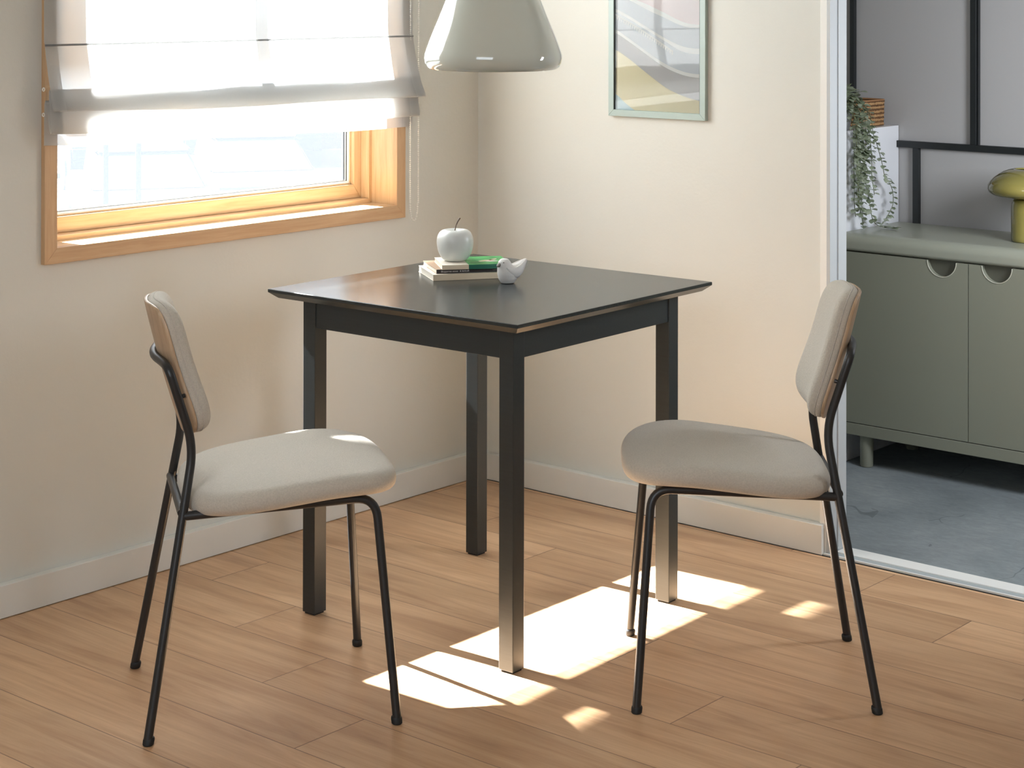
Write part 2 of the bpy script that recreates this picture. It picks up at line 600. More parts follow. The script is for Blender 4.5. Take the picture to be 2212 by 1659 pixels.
# ------------------------------------------------------------------ window
w = empty('window_1', (0, -.937, .795)); tag(w, kind='structure')
def ring_rect(bm, x0, x1, y, z, iy, iz, bev=0.0, mitre=True, mi_h=0, mi_v=1):
    """rectangular picture-frame ring: outer (y0,y1),(z0,z1), inner inset; x thickness x0..x1"""
    (ya, yb), (za, zb) = y, z
    O = [(ya, za), (yb, za), (yb, zb), (ya, zb)]
    I = [(ya + iy, za + iz), (yb - iy, za + iz), (yb - iy, zb - iz), (ya + iy, zb - iz)]
    for k in range(4):
        j = (k + 1) % 4
        q = [O[k], O[j], I[j], I[k]]
        v0 = [bm.verts.new((x0, a, c)) for a, c in q]
        v1 = [bm.verts.new((x1, a, c)) for a, c in q]
        mi = mi_h if k in (0, 2) else mi_v
        fs = [bm.faces.new(v0), bm.faces.new(v1)]
        for m_ in range(4):
            n_ = (m_ + 1) % 4
            fs.append(bm.faces.new((v0[m_], v0[n_], v1[n_], v1[m_])))
        for f in fs:
            f.material_index = mi
        if bev:
            es = set(e for f in fs for e in f.edges)
            rr = bmesh.ops.bevel(bm, geom=list(es), offset=bev, segments=1, affect='EDGES')
            for f in rr['faces']:
                f.material_index = mi
OAK = [M['oak_y'], M['oak_z']]
PINE = [M['pine_y'], M['pine_z']]
CY, CZ = (-1.547, -.328), (.795, 2.092)
IY, IZ = (-1.512, -.362), (.832, 2.055)
b = BM(); ring_rect(b, .0, .016, CY, CZ, .035, .037, .0008); obj('casing', local(b, w), OAK, w)
b = BM(); ring_rect(b, -.086, .0, (IY[0] - .013, IY[1] + .013), (IZ[0] - .013, IZ[1] + .013), .013, .013); obj('reveal_board', local(b, w), PINE, w)
b = BM(); ring_rect(b, -.175, -.085, (IY[0] - .013, IY[1] + .013), (IZ[0] - .013, IZ[1] + .013), .026, .026, .002); obj('frame', local(b, w), PINE, w)
SY, SZ = (IY[0] + .013, IY[1] - .013), (IZ[0] + .013, IZ[1] - .013)
b = BM()
ring_rect(b, -.165, -.115, SY, SZ, .030, .040, .002)
ring_rect(b, -.150, -.126, (SY[0] + .030, SY[1] - .030), (SZ[0] + .040, SZ[1] - .040), .0045, .004, .0008)
sash = obj('sash', local(b, w), PINE, w)
def inset(o_):
    return (SY[0] + .0345 + o_, SY[1] - .0345 - o_), (SZ[0] + .044 + o_ * .75, SZ[1] - .044 - o_ * .75)
GY, GZ = inset(0)
b = BM(); ring_rect(b, -.144, -.1295, GY, GZ, .0062, .0058)
ring_rect(b, -.144, -.1335, *inset(.0085), .0045, .0018)
obj('glazing_bead', local(b, w), [M['bead'], M['bead']], w)
b = BM(); ring_rect(b, -.144, -.1315, *inset(.0062), .0023, .0016)
ring_rect(b, -.144, -.1345, *inset(.0130), .0022, .0006)
obj('spacer', local(b, w), [M['spacer'], M['spacer']], w)
b = BM()
box(b, -.158, -.122, SY[0] + .03, SY[1] - .03, 1.305, 1.352, .002, 0)
box(b, -.158, -.122, -.915, -.872, 1.352, SZ[1] - .04, .002, 1)
obj('glazing_bar', local(b, w), [M['bar_grey'], M['bar_grey']], w)
b = BM()
vs = [b.verts.new(p) for p in ((-.138, GY[0], GZ[0]), (-.138, GY[1], GZ[0]), (-.138, GY[1], GZ[1]), (-.138, GY[0], GZ[1]))]
b.faces.new(vs)
obj('pane', local(b, w), M['pane'], w)

# ------------------------------------------------------------------ roman blind
bl = empty('roman_blind', (.03, -.94, 2.13))
tag(bl, 'white sheer roman blind half lowered in soft folds over the wooden window', 'blind')
BY_0, BY_1 = -1.561, -.318
PROF = [(.024, 2.11), (.026, 1.8), (.028, 1.5), (.030, 1.318), (.0325, 1.309), (.037, 1.285), (.046, 1.235), (.058, 1.185), (.067, 1.158),
        (.070, 1.1495), (.0685, 1.1465), (.064, 1.150), (.058, 1.165), (.053, 1.188), (.0495, 1.20), (.047, 1.195), (.047, 1.17), (.050, 1.13), (.053, 1.105),
        (.0525, 1.0955), (.050, 1.094), (.047, 1.10), (.043, 1.13), (.038, 1.165), (.034, 1.175), (.031, 1.165), (.030, 1.12), (.0295, 1.068), (.0285, 1.0655)]
def blind_pt(k, y, dx=0.0):
    x, z = PROF[k]
    t = (y - BY_0) / (BY_1 - BY_0)
    low = max(0, min(1, (1.32 - z) / .25))
    wav = low * (.0035 * sin(y * 9 + k * .1) + .002 * sin(y * 23 + k * .35))
    zz = z + low * (.011 - .022 * t) + low * .0035 * sin(y * 7.3 + (2 if k > 18 else 0)) - low * .006 * sin(pi * t)
    y += low * max(0, x - .030) / .04 * (.024 * t ** 3 + .004 * (1 - t))
    return (x + wav + dx, y, zz)
def blind_sheet(y0, y1, ks, ny, dx=0.0):
    bm = BM()
    g = []
    for k in ks:
        g.append([bm.verts.new(blind_pt(k, y0 + (y1 - y0) * i / ny, dx)) for i in range(ny + 1)])
    for kk, (a_, c_) in enumerate(zip(g[:-1], g[1:])):
        for i in range(ny):
            bm.faces.new((a_[i], a_[i + 1], c_[i + 1], c_[i]))
    bmesh.ops.translate(bm, verts=bm.verts, vec=-Vector(bl.location))
    return bm
obj('fabric', blind_sheet(BY_0, BY_1, range(len(PROF)), 40), M['sheer'], bl, True)
for y0, y1 in ((BY_0 - .0005, BY_0 + .034), (BY_1 - .036, BY_1 + .0005)):
    obj('side_hem', blind_sheet(y0, y1, range(len(PROF)), 3, .0012), M['sheer_hem'], bl, True)
b = BM(); tube(b, [Vector(blind_pt(4, BY_0 + (BY_1 - BY_0) * i / 20, .002)) - Vector(bl.location) for i in range(21)], .0024, 8); obj('rod', b, M['sheer_rod'], bl, True)
b = BM(); box(b, .001, .034, BY_0, BY_1, 2.105, 2.135, .002); bmesh.ops.translate(b, verts=b.verts, vec=-Vector(bl.location)); obj('headrail', b, M['chain'], bl)
b = BM()
cy0, cy1, cx, zb = -.328, -.297, .034, .786
path = [(cx, cy0, 1.07 + .006 * i) for i in range(170, -1, -1)]
z = 1.07
pts = [(cx, cy0, z) for z in [2.105 - i * .0056 for i in range(int((2.105 - (zb + .045)) / .0056))]]
nn = 22
for i in range(nn + 1):
    a_ = pi + pi * i / nn
    pts.append((cx, (cy0 + cy1) / 2 + (cy1 - cy0) / 2 * cos(a_), zb + .045 + .045 * sin(a_)))
pts += [(cx + .002, cy1, z) for z in [zb + .05 + i * .0056 for i in range(int((2.105 - (zb + .05)) / .0056))]]
acc = 0; last = None
for p_ in pts:
    pv = Vector(p_)
    if last is not None and (pv - last).length < .0052:
        continue
    last = pv
    bmesh.ops.create_icosphere(b, subdivisions=1, radius=.0025, matrix=Matrix.Translation(pv))
tube(b, pts, .0006, 5)
bmesh.ops.translate(b, verts=b.verts, vec=-Vector(bl.location))
obj('bead_chain', b, M['chain'], bl, True)
for zz in (1.207, 1.148):
    b = BM()
    tube(b, [Vector((.031 + .004 * cos(i * pi / 6), BY_0 - .002, zz + .004 * sin(i * pi / 6))) - Vector(bl.location) for i in range(13)], .0012, 6)
    obj('ring', b, M['chain'], bl, True)

# ------------------------------------------------------------------ table
TH, TX, TY, TA, INS, LEG, TZ = .02887, .81192, -.86609, .7381, .05749, .0385, .75
tb = empty('dining_table', (TX, TY, 0), TH)
tag(tb, 'square black wooden dining table in the corner below the window', 'table')
h = TA / 2
b = BM()
def sq(hh, z):
    return [(-hh, -hh, z), (hh, -hh, z), (hh, hh, z), (-hh, hh, z)]
rings(b, [sq(h - .0012, TZ), sq(h, TZ - .0012), sq(h, TZ - .0075), sq(h - .017, TZ - .0215)])
b2 = b
obj('tabletop', b, M['table_top'], tb)
K = h - INS
for sx in (-1, 1):
    for sy in (-1, 1):
        b = BM()
        x0, x1 = sorted((sx * K, sx * (K - LEG))); y0, y1 = sorted((sy * K, sy * (K - LEG)))
        box(b, x0, x1, y0, y1, .004, TZ - .0217, .0015)
        lg = obj('leg', b, M['table'], tb)
        b = BM(); box(b, x0 + .004, x1 - .004, y0 + .004, y1 - .004, 0, .004)
        obj('foot_pad', b, M['rubber'], lg)
AZ0 = .661
for s in (-1, 1):
    for ax in (0, 1):
        b = BM()
        lo, hi = sorted((s * (K - .003), s * (K - .024)))
        a0, a1 = -K + LEG, K - LEG
        if ax == 0:
            box(b, a0, a1, lo, hi, AZ0, TZ - .0217, .0012)
        else:
            box(b, lo, hi, a0, a1, AZ0, TZ - .0217, .0012)
        obj('apron', b, M['table'], tb)

# ------------------------------------------------------------------ chairs
_tt = {}
def TT(e, n):
    """parameter values that space a superellipse evenly"""
    if (e, n) not in _tt:
        m = 4000
        P = [(sp(cos(2 * pi * i / m), 2 / e), sp(sin(2 * pi * i / m), 2 / e)) for i in range(m + 1)]
        D = [0.0]
        for a_, c_ in zip(P[:-1], P[1:]):
            D.append(D[-1] + sqrt((a_[0] - c_[0]) ** 2 + (a_[1] - c_[1]) ** 2))
        out = []; j = 0
        for k in range(n):
            t = D[-1] * k / n
            while j < m - 1 and D[j + 1] < t:
                j += 1
            out.append(2 * pi * (j + (t - D[j]) / max(D[j + 1] - D[j], 1e-12)) / m)
        _tt[(e, n)] = out
    return _tt[(e, n)]
C = dict(xr=-.2402, wr=.2105, xf=.2402, wf=.2253, xk=-.1479, wk=.1252, zk=.5441, xt=-.1978, wt=.1328, zt=.7013,
         xj=-.1704, wj=.1458, zj=.4134, xc=.208, wc=.1637, zc=.4311)
def seat_ring(f, shrink=1.0, rise=0.0, n=96, xb=-.1658, xf=.266, wb=.2124, wf=.2207, ne=3.4658, z0=.4327, T=.0479, cr=.0272, nf=2.173, dip=.0308, zs=.053):
    rr = abs(cos(f)) ** (2 / nf) if abs(f) < pi / 2 - 1e-6 else 0
    zz = sp(sin(f), 2 / nf)
    ins = cr * (1 - rr)
    xm, hx = (xb + xf) / 2, (xf - xb) / 2
    out = []
    for t in TT(ne, n):
        X, Y = sp(cos(t), 2 / ne), sp(sin(t), 2 / ne)
        x = xm + X * (hx - ins) * shrink
        y = Y * ((wb + (wf - wb) * (X + 1) / 2) - ins) * shrink
        xx = (x - xb) / (xf - xb)
        z = z0 + T / 2 * (1 + zz) + zs * (xx - .5) - dip * (max(0, xx - .6) / .4) ** 2 + rise
        out.append((x, y, z))
    return out
def seat_bm():
    b = BM()
    R = [seat_ring(-pi / 2, s) for s in (.3, .7)]
    R += [seat_ring(-pi / 2 + pi * i / 16) for i in range(17)]
    R += [seat_ring(pi / 2, s, r_) for s, r_ in ((.9, .002), (.75, .004), (.55, .0055), (.3, .006), (.1, .006))]
    rings(b, R)
    return b
BK = dict(xc=-.2029, zc=.6812, tilt=.2776, h=.1371, wt=.1222, wb=.1414, n1=4.3953, n2=4.1202, k=1.8197, kt=.1976, wq=-.0141, T=.0466, cr=.0345)
def back_ring(nn_, ins, shrink=1.0, crown=0.0, n=96):
    out = []
    for t_ in TT(4.2, n):
        e = BK['n1'] if sin(t_) >= 0 else BK['n2']
        X, Y = sp(cos(t_), 2 / e), sp(sin(t_), 2 / e)
        t = Y * (BK['h'] - ins) * shrink
        w_ = BK['wb'] + (BK['wt'] - BK['wb']) * (Y + 1) / 2 + BK['wq'] * (1 - Y * Y) - ins
        s = X * w_ * shrink
        n_ = nn_ + BK['k'] * s * s + BK['kt'] * t * t + crown
        ct, st = cos(BK['tilt']), sin(BK['tilt'])
        out.append((BK['xc'] + n_ * ct - t * st, s, BK['zc'] + t * ct + n_ * st))
    return out
def panel_bm():
    b = BM()
    R = [back_ring(0, .002, s) for s in (.05, .25, .5, .75, .92)]
    R += [back_ring(0, .002), back_ring(.0012, .0005), back_ring(.0052, .0), back_ring(.007, .0012)]
    R += [back_ring(.007, .0012, s) for s in (.9, .6, .3, .05)]
    rings(b, R)
    return b
def cushion_bm():
    b = BM()
    T0, T1 = .0072, BK['T']
    R = [back_ring(T0, .003, s) for s in (.05, .4, .8)]
    R += [back_ring(T0, .003), back_ring(T0 + .003, .0005), back_ring(T0 + .0095, -.0005), back_ring(T0 + .0125, .0012)]
    m = 12
    for i in range(m + 1):
        f = i / m
        R.append(back_ring(T0 + .0145 + (T1 - T0 - .0145) * sin(f * pi / 2), .0005 + BK['cr'] * .9 * (1 - cos(f * pi / 2))))
    R += [back_ring(T1, .0005 + BK['cr'] * .9, s, c_) for s, c_ in ((.85, .0008), (.65, .0015), (.4, .002), (.15, .002))]
    rings(b, R)
    return b
def make_chair():
    root = empty('dining_chair')
    c = C
    R_ = .0088
    st = obj('seat', seat_bm(), M['fabric'], root, True)
    cu = obj('backrest', cushion_bm(), M['fabric'], root, True)
    b = BM()
    loop = back_ring(.0072 + .0130, .0002)
    tube(b, loop + loop[:1], .0013, 6, cap=False)
    obj('piping', b, M['piping'], cu, True)
    obj('back_panel', panel_bm(), M['veneer'], root, True, 50)
    for s in (-1, 1):
        def P(k):
            return Vector((c['x' + k], s * c['w' + k], c.get('z' + k, .010)))
        # front leg bends back under the seat to the rear leg
        b = BM()
        tube(b, fillet([P('f'), P('c'), P('j')], .042), R_)
        lf = obj('leg', b, M['steel'], root, True, 60)
        # rear leg runs up to the backrest
        top = P('t'); kk = P('k')
        stop = kk + (top - kk) * .72
        b = BM()
        tube(b, fillet([P('r'), kk, stop], .045), R_)
        lr = obj('leg', b, M['steel'], root, True, 60)
        for lg, k in ((lf, 'f'), (lr, 'r')):
            b = BM()
            q = P(k); nx = (P('c' if k == 'f' else 'k') - q).normalized()
            base = Vector((q.x, q.y, 0))
            lathe(b, [(0, 0), (.0088, 0), (.0108, .002), (.0112, .010), (.0105, .013), (.0095, .0145), (0, .0145)], base - nx * 0, 18)
            bmesh.ops.transform(b, matrix=Matrix.Shear('XY', 4, (nx.x / nx.z, nx.y / nx.z)), verts=b.verts, space=Matrix.Translation(-base))
            obj('foot_cap', b, M['rubber'], lg, True, 40)
    tl = [Vector((c['xt'], s * c['wt'], c['zt'])) for s in (-1, 1)]
    kl = [Vector((c['xk'], s * c['wk'], c['zk'])) for s in (-1, 1)]
    b = BM()
    mid = [Vector((-.2065, -.085, .705)), Vector((-.2165, -.03, .705)), Vector((-.2165, .03, .705)), Vector((-.2065, .085, .705))]
    tube(b, fillet([kl[0] + (tl[0] - kl[0]) * .70, tl[0], mid[0], mid[1], mid[2], mid[3], tl[1], kl[1] + (tl[1] - kl[1]) * .70], [.034, .03, .03, .03, .03, .034]), R_)
    obj('back_rail', b, M['steel'], root, True, 60)
    for s in (-1, 1):
        q = kl[(s + 1) // 2].lerp(tl[(s + 1) // 2], .62)
        b = BM()
        tube(b, [q, q + Vector((.0135, -s * .004, .003))], .0042, 12)
        obj('bracket', b, M['steel'], root, True, 40)
    b = BM()
    tube(b, [(c['xj'] - .002, -c['wj'], c['zj'] + .006), (c['xj'] - .002, c['wj'], c['zj'] + .006)], R_ * .95)
    obj('crossbar', b, M['steel'], root, True, 60)
    return root
def dup(root):
    r = root.copy(); COL.objects.link(r)
    for ch in root.children:
        q = ch.copy(); COL.objects.link(q); q.parent = r
        for g in ch.children:
            e = g.copy(); COL.objects.link(e); e.parent = q
    return r
ch1 = make_chair()
ch2 = dup(ch1)
ch1.location = (.8066, -1.5827, 0); ch1.rotation_euler = (0, 0, .9615)
ch2.location = (1.5012, -.8388, 0); ch2.rotation_euler = (0, 0, 3.8132)
tag(ch1, 'beige upholstered dining chair with black steel legs, oak back turned to us, beneath the window', 'chair', 'chairs at the black table')
tag(ch2, 'beige upholstered dining chair with black steel legs, cushioned back facing us, beside the doorway', 'chair', 'chairs at the black table')

# ------------------------------------------------------------------ pendant lamp
pl = empty('pendant_lamp', (.812, -.866, 1.2545))
tag(pl, 'glossy sage bell-shaped pendant lamp hanging above the black table', 'pendant lamp')
b = BM()
out = [(.142, 0), (.149, .0015), (.155, .007), (.1595, .016), (.1612, .027), (.1605, .036), (.157, .047), (.1495, .068), (.140, .092), (.1275, .122), (.110, .166), (.092, .208), (.074, .246), (.058, .275), (.044, .296), (.034, .306), (.027, .310)]
inn = [(.024, .304), (.04, .291), (.054, .270), (.07, .241), (.088, .203), (.106, .161), (.1235, .117), (.136, .087), (.1455, .063), (.153, .044), (.1565, .034), (.157, .026), (.1555, .018), (.151, .010), (.146, .005), (.142, 0)]
lathe(b, out, n=96)
obj('lamp_shade', b, M['opal'], pl, True)
b = BM(); lathe(b, inn, n=96); obj('shade_lining', b, M['opal_in'], pl, True)
b = BM(); lathe(b, [(0, .303), (.0275, .303), (.0275, .345), (.022, .352), (.006, .356), (0, .356)], n=32); obj('lamp_cap', b, M['cord'], pl, True, 40)
b = BM(); tube(b, [(0, 0, .35), (0, 0, ZC - 1.2545 - .02)], .0032, 10); obj('cord', b, M['cord'], pl, True)
b = BM(); lathe(b, [(0, ZC - 1.2545 - .026), (.05, ZC - 1.2545 - .024), (.055, ZC - 1.2545), (0, ZC - 1.2545)], n=40); obj('ceiling_rose', b, M['cord'], pl, True, 40)
b = BM(); lathe(b, [(0, .20), (.02, .202), (.034, .222), (.036, .24), (.028, .265), (.016, .288), (.016, .304)], n=32); obj('bulb', b, M['ceramic'], pl, True)

# ------------------------------------------------------------------ picture
pc = empty('framed_picture', (.6675, 0, 1.089))
tag(pc, 'abstract poster with white wave bands in a sage green frame on the wall', 'picture')
PX0, PX1, PZ0, PZ1, PD, PW = .4975, .8245, 1.089, 1.525, .0145, .0183
ox, oz = .67, 1.089
def P3(x, y, z):
    return (x - pc.location.x, y - pc.location.y, z - pc.location.z)
b = BM()
O = [(PX0, PZ0), (PX1, PZ0), (PX1, PZ1), (PX0, PZ1)]
I = [(PX0 + PW, PZ0 + PW), (PX1 - PW, PZ0 + PW), (PX1 - PW, PZ1 - PW), (PX0 + PW, PZ1 - PW)]
for k in range(4):
    j = (k + 1) % 4
    q = [O[k], O[j], I[j], I[k]]
    v0 = [b.verts.new(P3(x, -.001, z)) for x, z in q]
    v1 = [b.verts.new(P3(x, -PD, z)) for x, z in q]
    fs = [b.faces.new(v0), b.faces.new(v1)] + [b.faces.new((v0[m_], v0[(m_ + 1) % 4], v1[(m_ + 1) % 4], v1[m_])) for m_ in range(4)]
    es = set(e for f in fs for e in f.edges)
    bmesh.ops.bevel(b, geom=list(es), offset=.0007, segments=1, affect='EDGES')
obj('frame', b, M['frame_sage'], pc)
for x_ in (PX0 + PW + .0001, PX1 - PW - .0009):  # dark strips added as the shade on the frame's inner sides
    b = BM(); box(b, x_ - pc.location.x, x_ + .0008 - pc.location.x, -.0141, -.002, PZ0 + PW - 1.089, PZ1 - PW - 1.089); obj('rebate_shade', b, M['frame_in'], pc)
b = BM()
vs = [b.verts.new(P3(x, -.0015, z)) for x, z in O]; b.faces.new(vs)
obj('backing', b, M['frame_in'], pc)
# print: polygons from the photo's shapes, in crop units -> metres
SX = (PX1 - PX0 - 2 * PW) / (1313 - 228.0)
def pp(x, y):
    xx = PX0 + PW + (x - 228) * SX
    base = 1405 + (x - 235) / (1310 - 235.0) * 50
    sc = .000222 - (x - 235) / 1075. * .000012
    return xx, PZ0 + PW + (base - y) * sc
mats = [M['p_grey'], M['p_white'], M['p_pink'], M['p_yellow'], M['p_blue'], M['p_reflection']]
def ptop(x):
    return [(x, -560)]
bm = BM()
lay = [0]
def clampz(p_):
    return p_[0], min(max(p_[1], PZ0 + PW - .001), PZ1 - PW + .001)
def strip(upper, lower, mi, n=40):
    """fill between two polylines (both sorted by x)"""
    lay[0] += 1
    yy = -.0045 - lay[0] * .00012
    def at(L, x):
        for (x0, y0), (x1, y1) in zip(L[:-1], L[1:]):
            if x0 <= x <= x1:
                t = (x - x0) / (x1 - x0 + 1e-9)
                return y0 + (y1 - y0) * t
        return L[0][1] if x < L[0][0] else L[-1][1]
    # smooth via averaging neighbouring samples
    xa, xb = max(upper[0][0], lower[0][0]), min(upper[-1][0], lower[-1][0])
    prev = None
    for i in range(n + 1):
        x = xa + (xb - xa) * i / n
        def sm(L):
            ss = [at(L, min(max(x + d_, L[0][0]), L[-1][0])) for d_ in (-60, -30, 0, 30, 60)]
            return sum(ss) / 5
        pu, plo = clampz(pp(x, sm(upper))), clampz(pp(x, sm(lower)))
        cur = (bm.verts.new(P3(pu[0], yy, pu[1])), bm.verts.new(P3(plo[0], yy, plo[1])))
        if prev:
            f = bm.faces.new((prev[0], cur[0], cur[1], prev[1])); f.material_index = mi
        prev = cur
Lx, Rx = 226, 1316
strip([(Lx, -600), (Rx, -600)], [(Lx, 1440), (Rx, 1480)], 0)
rib1u = [(Lx, -120), (420, 0), (600, 60), (800, 150), (900, 200), (1000, 250), (1100, 295), (1200, 312), (Rx, 315)]
rib1l = [(Lx, -70), (350, 0), (500, 75), (700, 175), (850, 235), (1000, 310), (1100, 345), (1200, 358), (Rx, 356)]
rib2u = [(Lx, 135), (400, 225), (600, 345), (800, 465), (900, 520), (1000, 570), (1100, 605), (1200, 620), (Rx, 622)]
rib2l = [(Lx, 178), (400, 265), (600, 385), (800, 500), (900, 560), (1000, 630), (1080, 670), (1180, 690), (Rx, 692)]
rib3u = [(Lx, 393), (400, 510), (600, 650), (800, 790), (950, 870), (1100, 925), (1200, 945), (Rx, 950)]
rib3l = [(Lx, 436), (400, 550), (600, 690), (800, 835), (950, 915), (1100, 970), (1200, 990), (Rx, 1000)]
yel = [(Lx, 648), (400, 765), (560, 890), (700, 1000), (900, 1150), (1050, 1215), (1180, 1265), (Rx, 1297)]
low = [(Lx, 1440), (Rx, 1480)]
strip(rib3l, low, 5)  # floor's reflection in the glass, painted into the print as warm grey
strip([(Lx, -420), (Rx, -260)], rib1u, 2)
for u_, l_ in ((rib1u, rib1l), (rib2u, rib2l), (rib3u, rib3l)):
    strip(u_, l_, 1)
strip([(Lx, -520), (600, -420), (Rx, -330)], [(Lx, -460), (600, -370), (Rx, -270)], 1)
strip(yel, low, 3)
strip([(Lx, 1190), (310, 1290), (400, 1360), (500, 1440)], [(Lx, 1440), (500, 1452)], 4)
# scalloped lace band
lay[0] += 1
yy = -.0045 - lay[0] * .00012
for i in range(26):
    t = i / 25
    x = 245 + t * 700; y = 225 + t * 430 - 18 * sin(t * pi)
    for (dx, dy, r1, r2) in ((0, 0, 20, 13), (9, 30, 9, 24)):
        q = []
        for k in range(10):
            a_ = 2 * pi * k / 10
            cxp, cyp = x + dx + r1 * cos(a_) - .0 * r2 * sin(a_), y + dy + r2 * sin(a_) + .5 * r1 * cos(a_)
            q.append(bm.verts.new(P3(*((lambda p_: (p_[0], yy - .00002 * (i % 3), p_[1]))(pp(cxp, cyp))))))
        bm.faces.new(q).material_index = 1
obj('poster', bm, mats, pc)
b = BM()
vs = [b.verts.new(P3(x, -.0105, z)) for x, z in I]; b.faces.new(vs)
obj('glass', b, M['clear'], pc)

# ------------------------------------------------------------------ books, apple, bird
def make_book(name, corner, ang, L, Wd, z0, T, mcover, mspine, label, hard=.0009, cx0=0):
    """corner: spine end nearest the window; local x runs along the spine, y away from the spine"""
    o = empty(name, (corner[0], corner[1], z0), ang)
    tag(o, label, 'book', 'books stacked on the black table')
    b = BM(); box(b, .0015, L - .0015, .0012, Wd - .002, hard, T - hard, 0); obj('pages', b, M['paper'], o)
    b = BM()
    box(b, cx0, L, .0006, Wd, T - hard, T, .0002)
    box(b, cx0, L, .0006, Wd, 0, hard, .0002)
    cv = obj('cover', b, mcover, o)
    b = BM(); box(b, 0, L, -.0004, .0010, 0, T, .0003); spn = obj('spine', b, mspine, o)
    return o, cv, spn
A1 = math.atan2(.125, .083)
bk1, _, _ = make_book('paperback_book', (.666, -.9135), A1, .198, .154, TZ + .0002, .0148, M['cover_white'], M['cover_cream'], 'thick cream paperback at the bottom of the stack on the table', .0006)
A2 = math.atan2(.125, .086)
bk2, _, sp2 = make_book('paperback_book', (.6615, -.8975), A2, .190, .150, TZ + .0152, .0098, M['cover_brown'], M['spine_black'], 'brown book with black lettered spine in the middle of the stack', .0007)
A3 = math.atan2(.131, .106)
bk3, cv3, sp3 = make_book('paperback_book', (.6745, -.8915), A3, .166, .134, TZ + .0252, .0106, M['cover_green'], M['cover_dkgreen'], 'green and cream book on top of the stack under the apple', .0007, .064)
def band(name, parent, x0, x1, y0, y1, z0, z1, m):
    b = BM(); box(b, x0, x1, y0, y1, z0, z1); return obj(name, b, m, parent)
band('cover_band', cv3, 0, .064, .0004, .134, .0099, .0106, M['cover_white'])
band('cover_band', cv3, 0, .064, .0004, .134, .0, .0007, M['cover_white'])
band('spine_band', sp3, -.0001, .064, -.0008, -.0003, .0, .0106, M['cover_cream'])
# picture on the green cover: a dry leaf
b = BM()
for (cx_, cy_, ra, rb_, an, mi) in ((.118, .060, .024, .010, .5, 0), (.128, .048, .016, .005, .1, 1), (.135, .075, .018, .006, .9, 0)):
    q = [b.verts.new((cx_ + ra * cos(k * pi / 8) * cos(an) - rb_ * sin(k * pi / 8) * sin(an), cy_ + ra * cos(k * pi / 8) * sin(an) + rb_ * sin(k * pi / 8) * cos(an), .01085 + .0001 * mi)) for k in range(16)]
    b.faces.new(q).material_index = mi
obj('cover_picture', b, [M['cover_cream'], M['p_pink']], cv3)
def text(name, s, size, parent, loc, m, sx=1.0):
    cu = bpy.data.curves.new(name, 'FONT')
    cu.body = s; cu.size = size; cu.extrude = .00008; cu.resolution_u = 2
    to = bpy.data.objects.new(name, cu); COL.objects.link(to)
    bpy.context.view_layer.update()
    me = bpy.data.meshes.new_from_object(to.evaluated_get(bpy.context.evaluated_depsgraph_get()))
    COL.objects.unlink(to); bpy.data.objects.remove(to)
    me.materials.clear(); me.materials.append(m)
    o = bpy.data.objects.new(name, me); link(o, parent)
    o.location = loc; o.rotation_euler = (pi / 2, 0, 0); o.scale = (sx, 1, 1)
    return o
text('title', 'Shopparnas ansvar  & bärkraft', .0058, sp2, (.011, -.0006, .0028), M['ink_white'], .98)
text('author', 'bokförlaget', .0042, sp2, (.138, -.0006, .0034), M['ink_dim'])

ap = empty('apple_ornament', (.6475, -.816, TZ + .0361), 0)
tag(ap, 'white ceramic apple with a thin brown stem standing on the books', 'ornament')
b = BM()
prof = [(0, .0012), (.012, .0008), (.020, .0), (.0255, .0010), (.0325, .0065), (.0385, .0165), (.0424, .028), (.0443, .040), (.0445, .050), (.0429, .0595), (.0390, .0675), (.0335, .0730), (.0272, .0756), (.0205, .0756), (.0135, .0722), (.0065, .068), (0, .066)]
lathe(b, prof, n=56)
for v in b.verts:
    a_ = math.atan2(v.co.y, v.co.x)
    k = 1 + .012 * cos(5 * a_) * (v.co.z / .07)
    v.co.x *= k; v.co.y *= k
apb = obj('apple_body', b, M['ceramic'], ap, True)
ms = apb.modifiers.new('round', 'SUBSURF'); ms.levels = 1; ms.render_levels = 2
b = BM()
rx, ry = .761, .649
tube(b, [(rx * t_[0], ry * t_[0], t_[1]) for t_ in ((-.001, .064), (-.0005, .074), (.002, .085), (.0065, .095), (.012, .1035))], [.0013, .0013, .0014, .0016, .002], 8)
obj('stem', b, M['stem'], ap, True)

an = math.atan2(-.97, -.40)
bd = empty('bird_figurine', (.8165, -.821, TZ + .0002), 0)
tag(bd, 'small pale stone bird figurine on the table beside the books', 'figurine')
fd = Vector((-.649 * .0 - .761, -.649, 0)).normalized()
tocam = Vector((.649, -.761, 0))
fdir = (fd * cos(.62) + tocam * sin(.62)).normalized()
bd.rotation_euler = (0, 0, math.atan2(fdir.y, fdir.x))
def blob(bm, c, r, seg=20):
    bmesh.ops.create_uvsphere(bm, u_segments=seg, v_segments=seg // 2 + 2, radius=1, matrix=Matrix.Translation(c) @ Matrix.Diagonal((r[0], r[1], r[2], 1)))
b = BM()
# standing body: elliptic sections up to the head
secs = [(-.002, 0, .0003, .0150, .0135), (-.002, 0, .0012, .0170, .0152), (-.0025, 0, .010, .0228, .0200), (-.0025, 0, .020, .0255, .0222), (-.001, 0, .030, .0250, .0215), (.0035, 0, .039, .0205, .0182), (.0065, 0, .046, .0168, .0156), (.0075, 0, .052, .0142, .0138), (.0075, 0, .0570, .0095, .0095), (.0075, 0, .0592, .002, .002)]
rings(b, [[(cx_ + ra * cos(2 * pi * i / 28), rb_ * sin(2 * pi * i / 28), z_) for i in range(28)] for cx_, _, z_, ra, rb_ in secs])
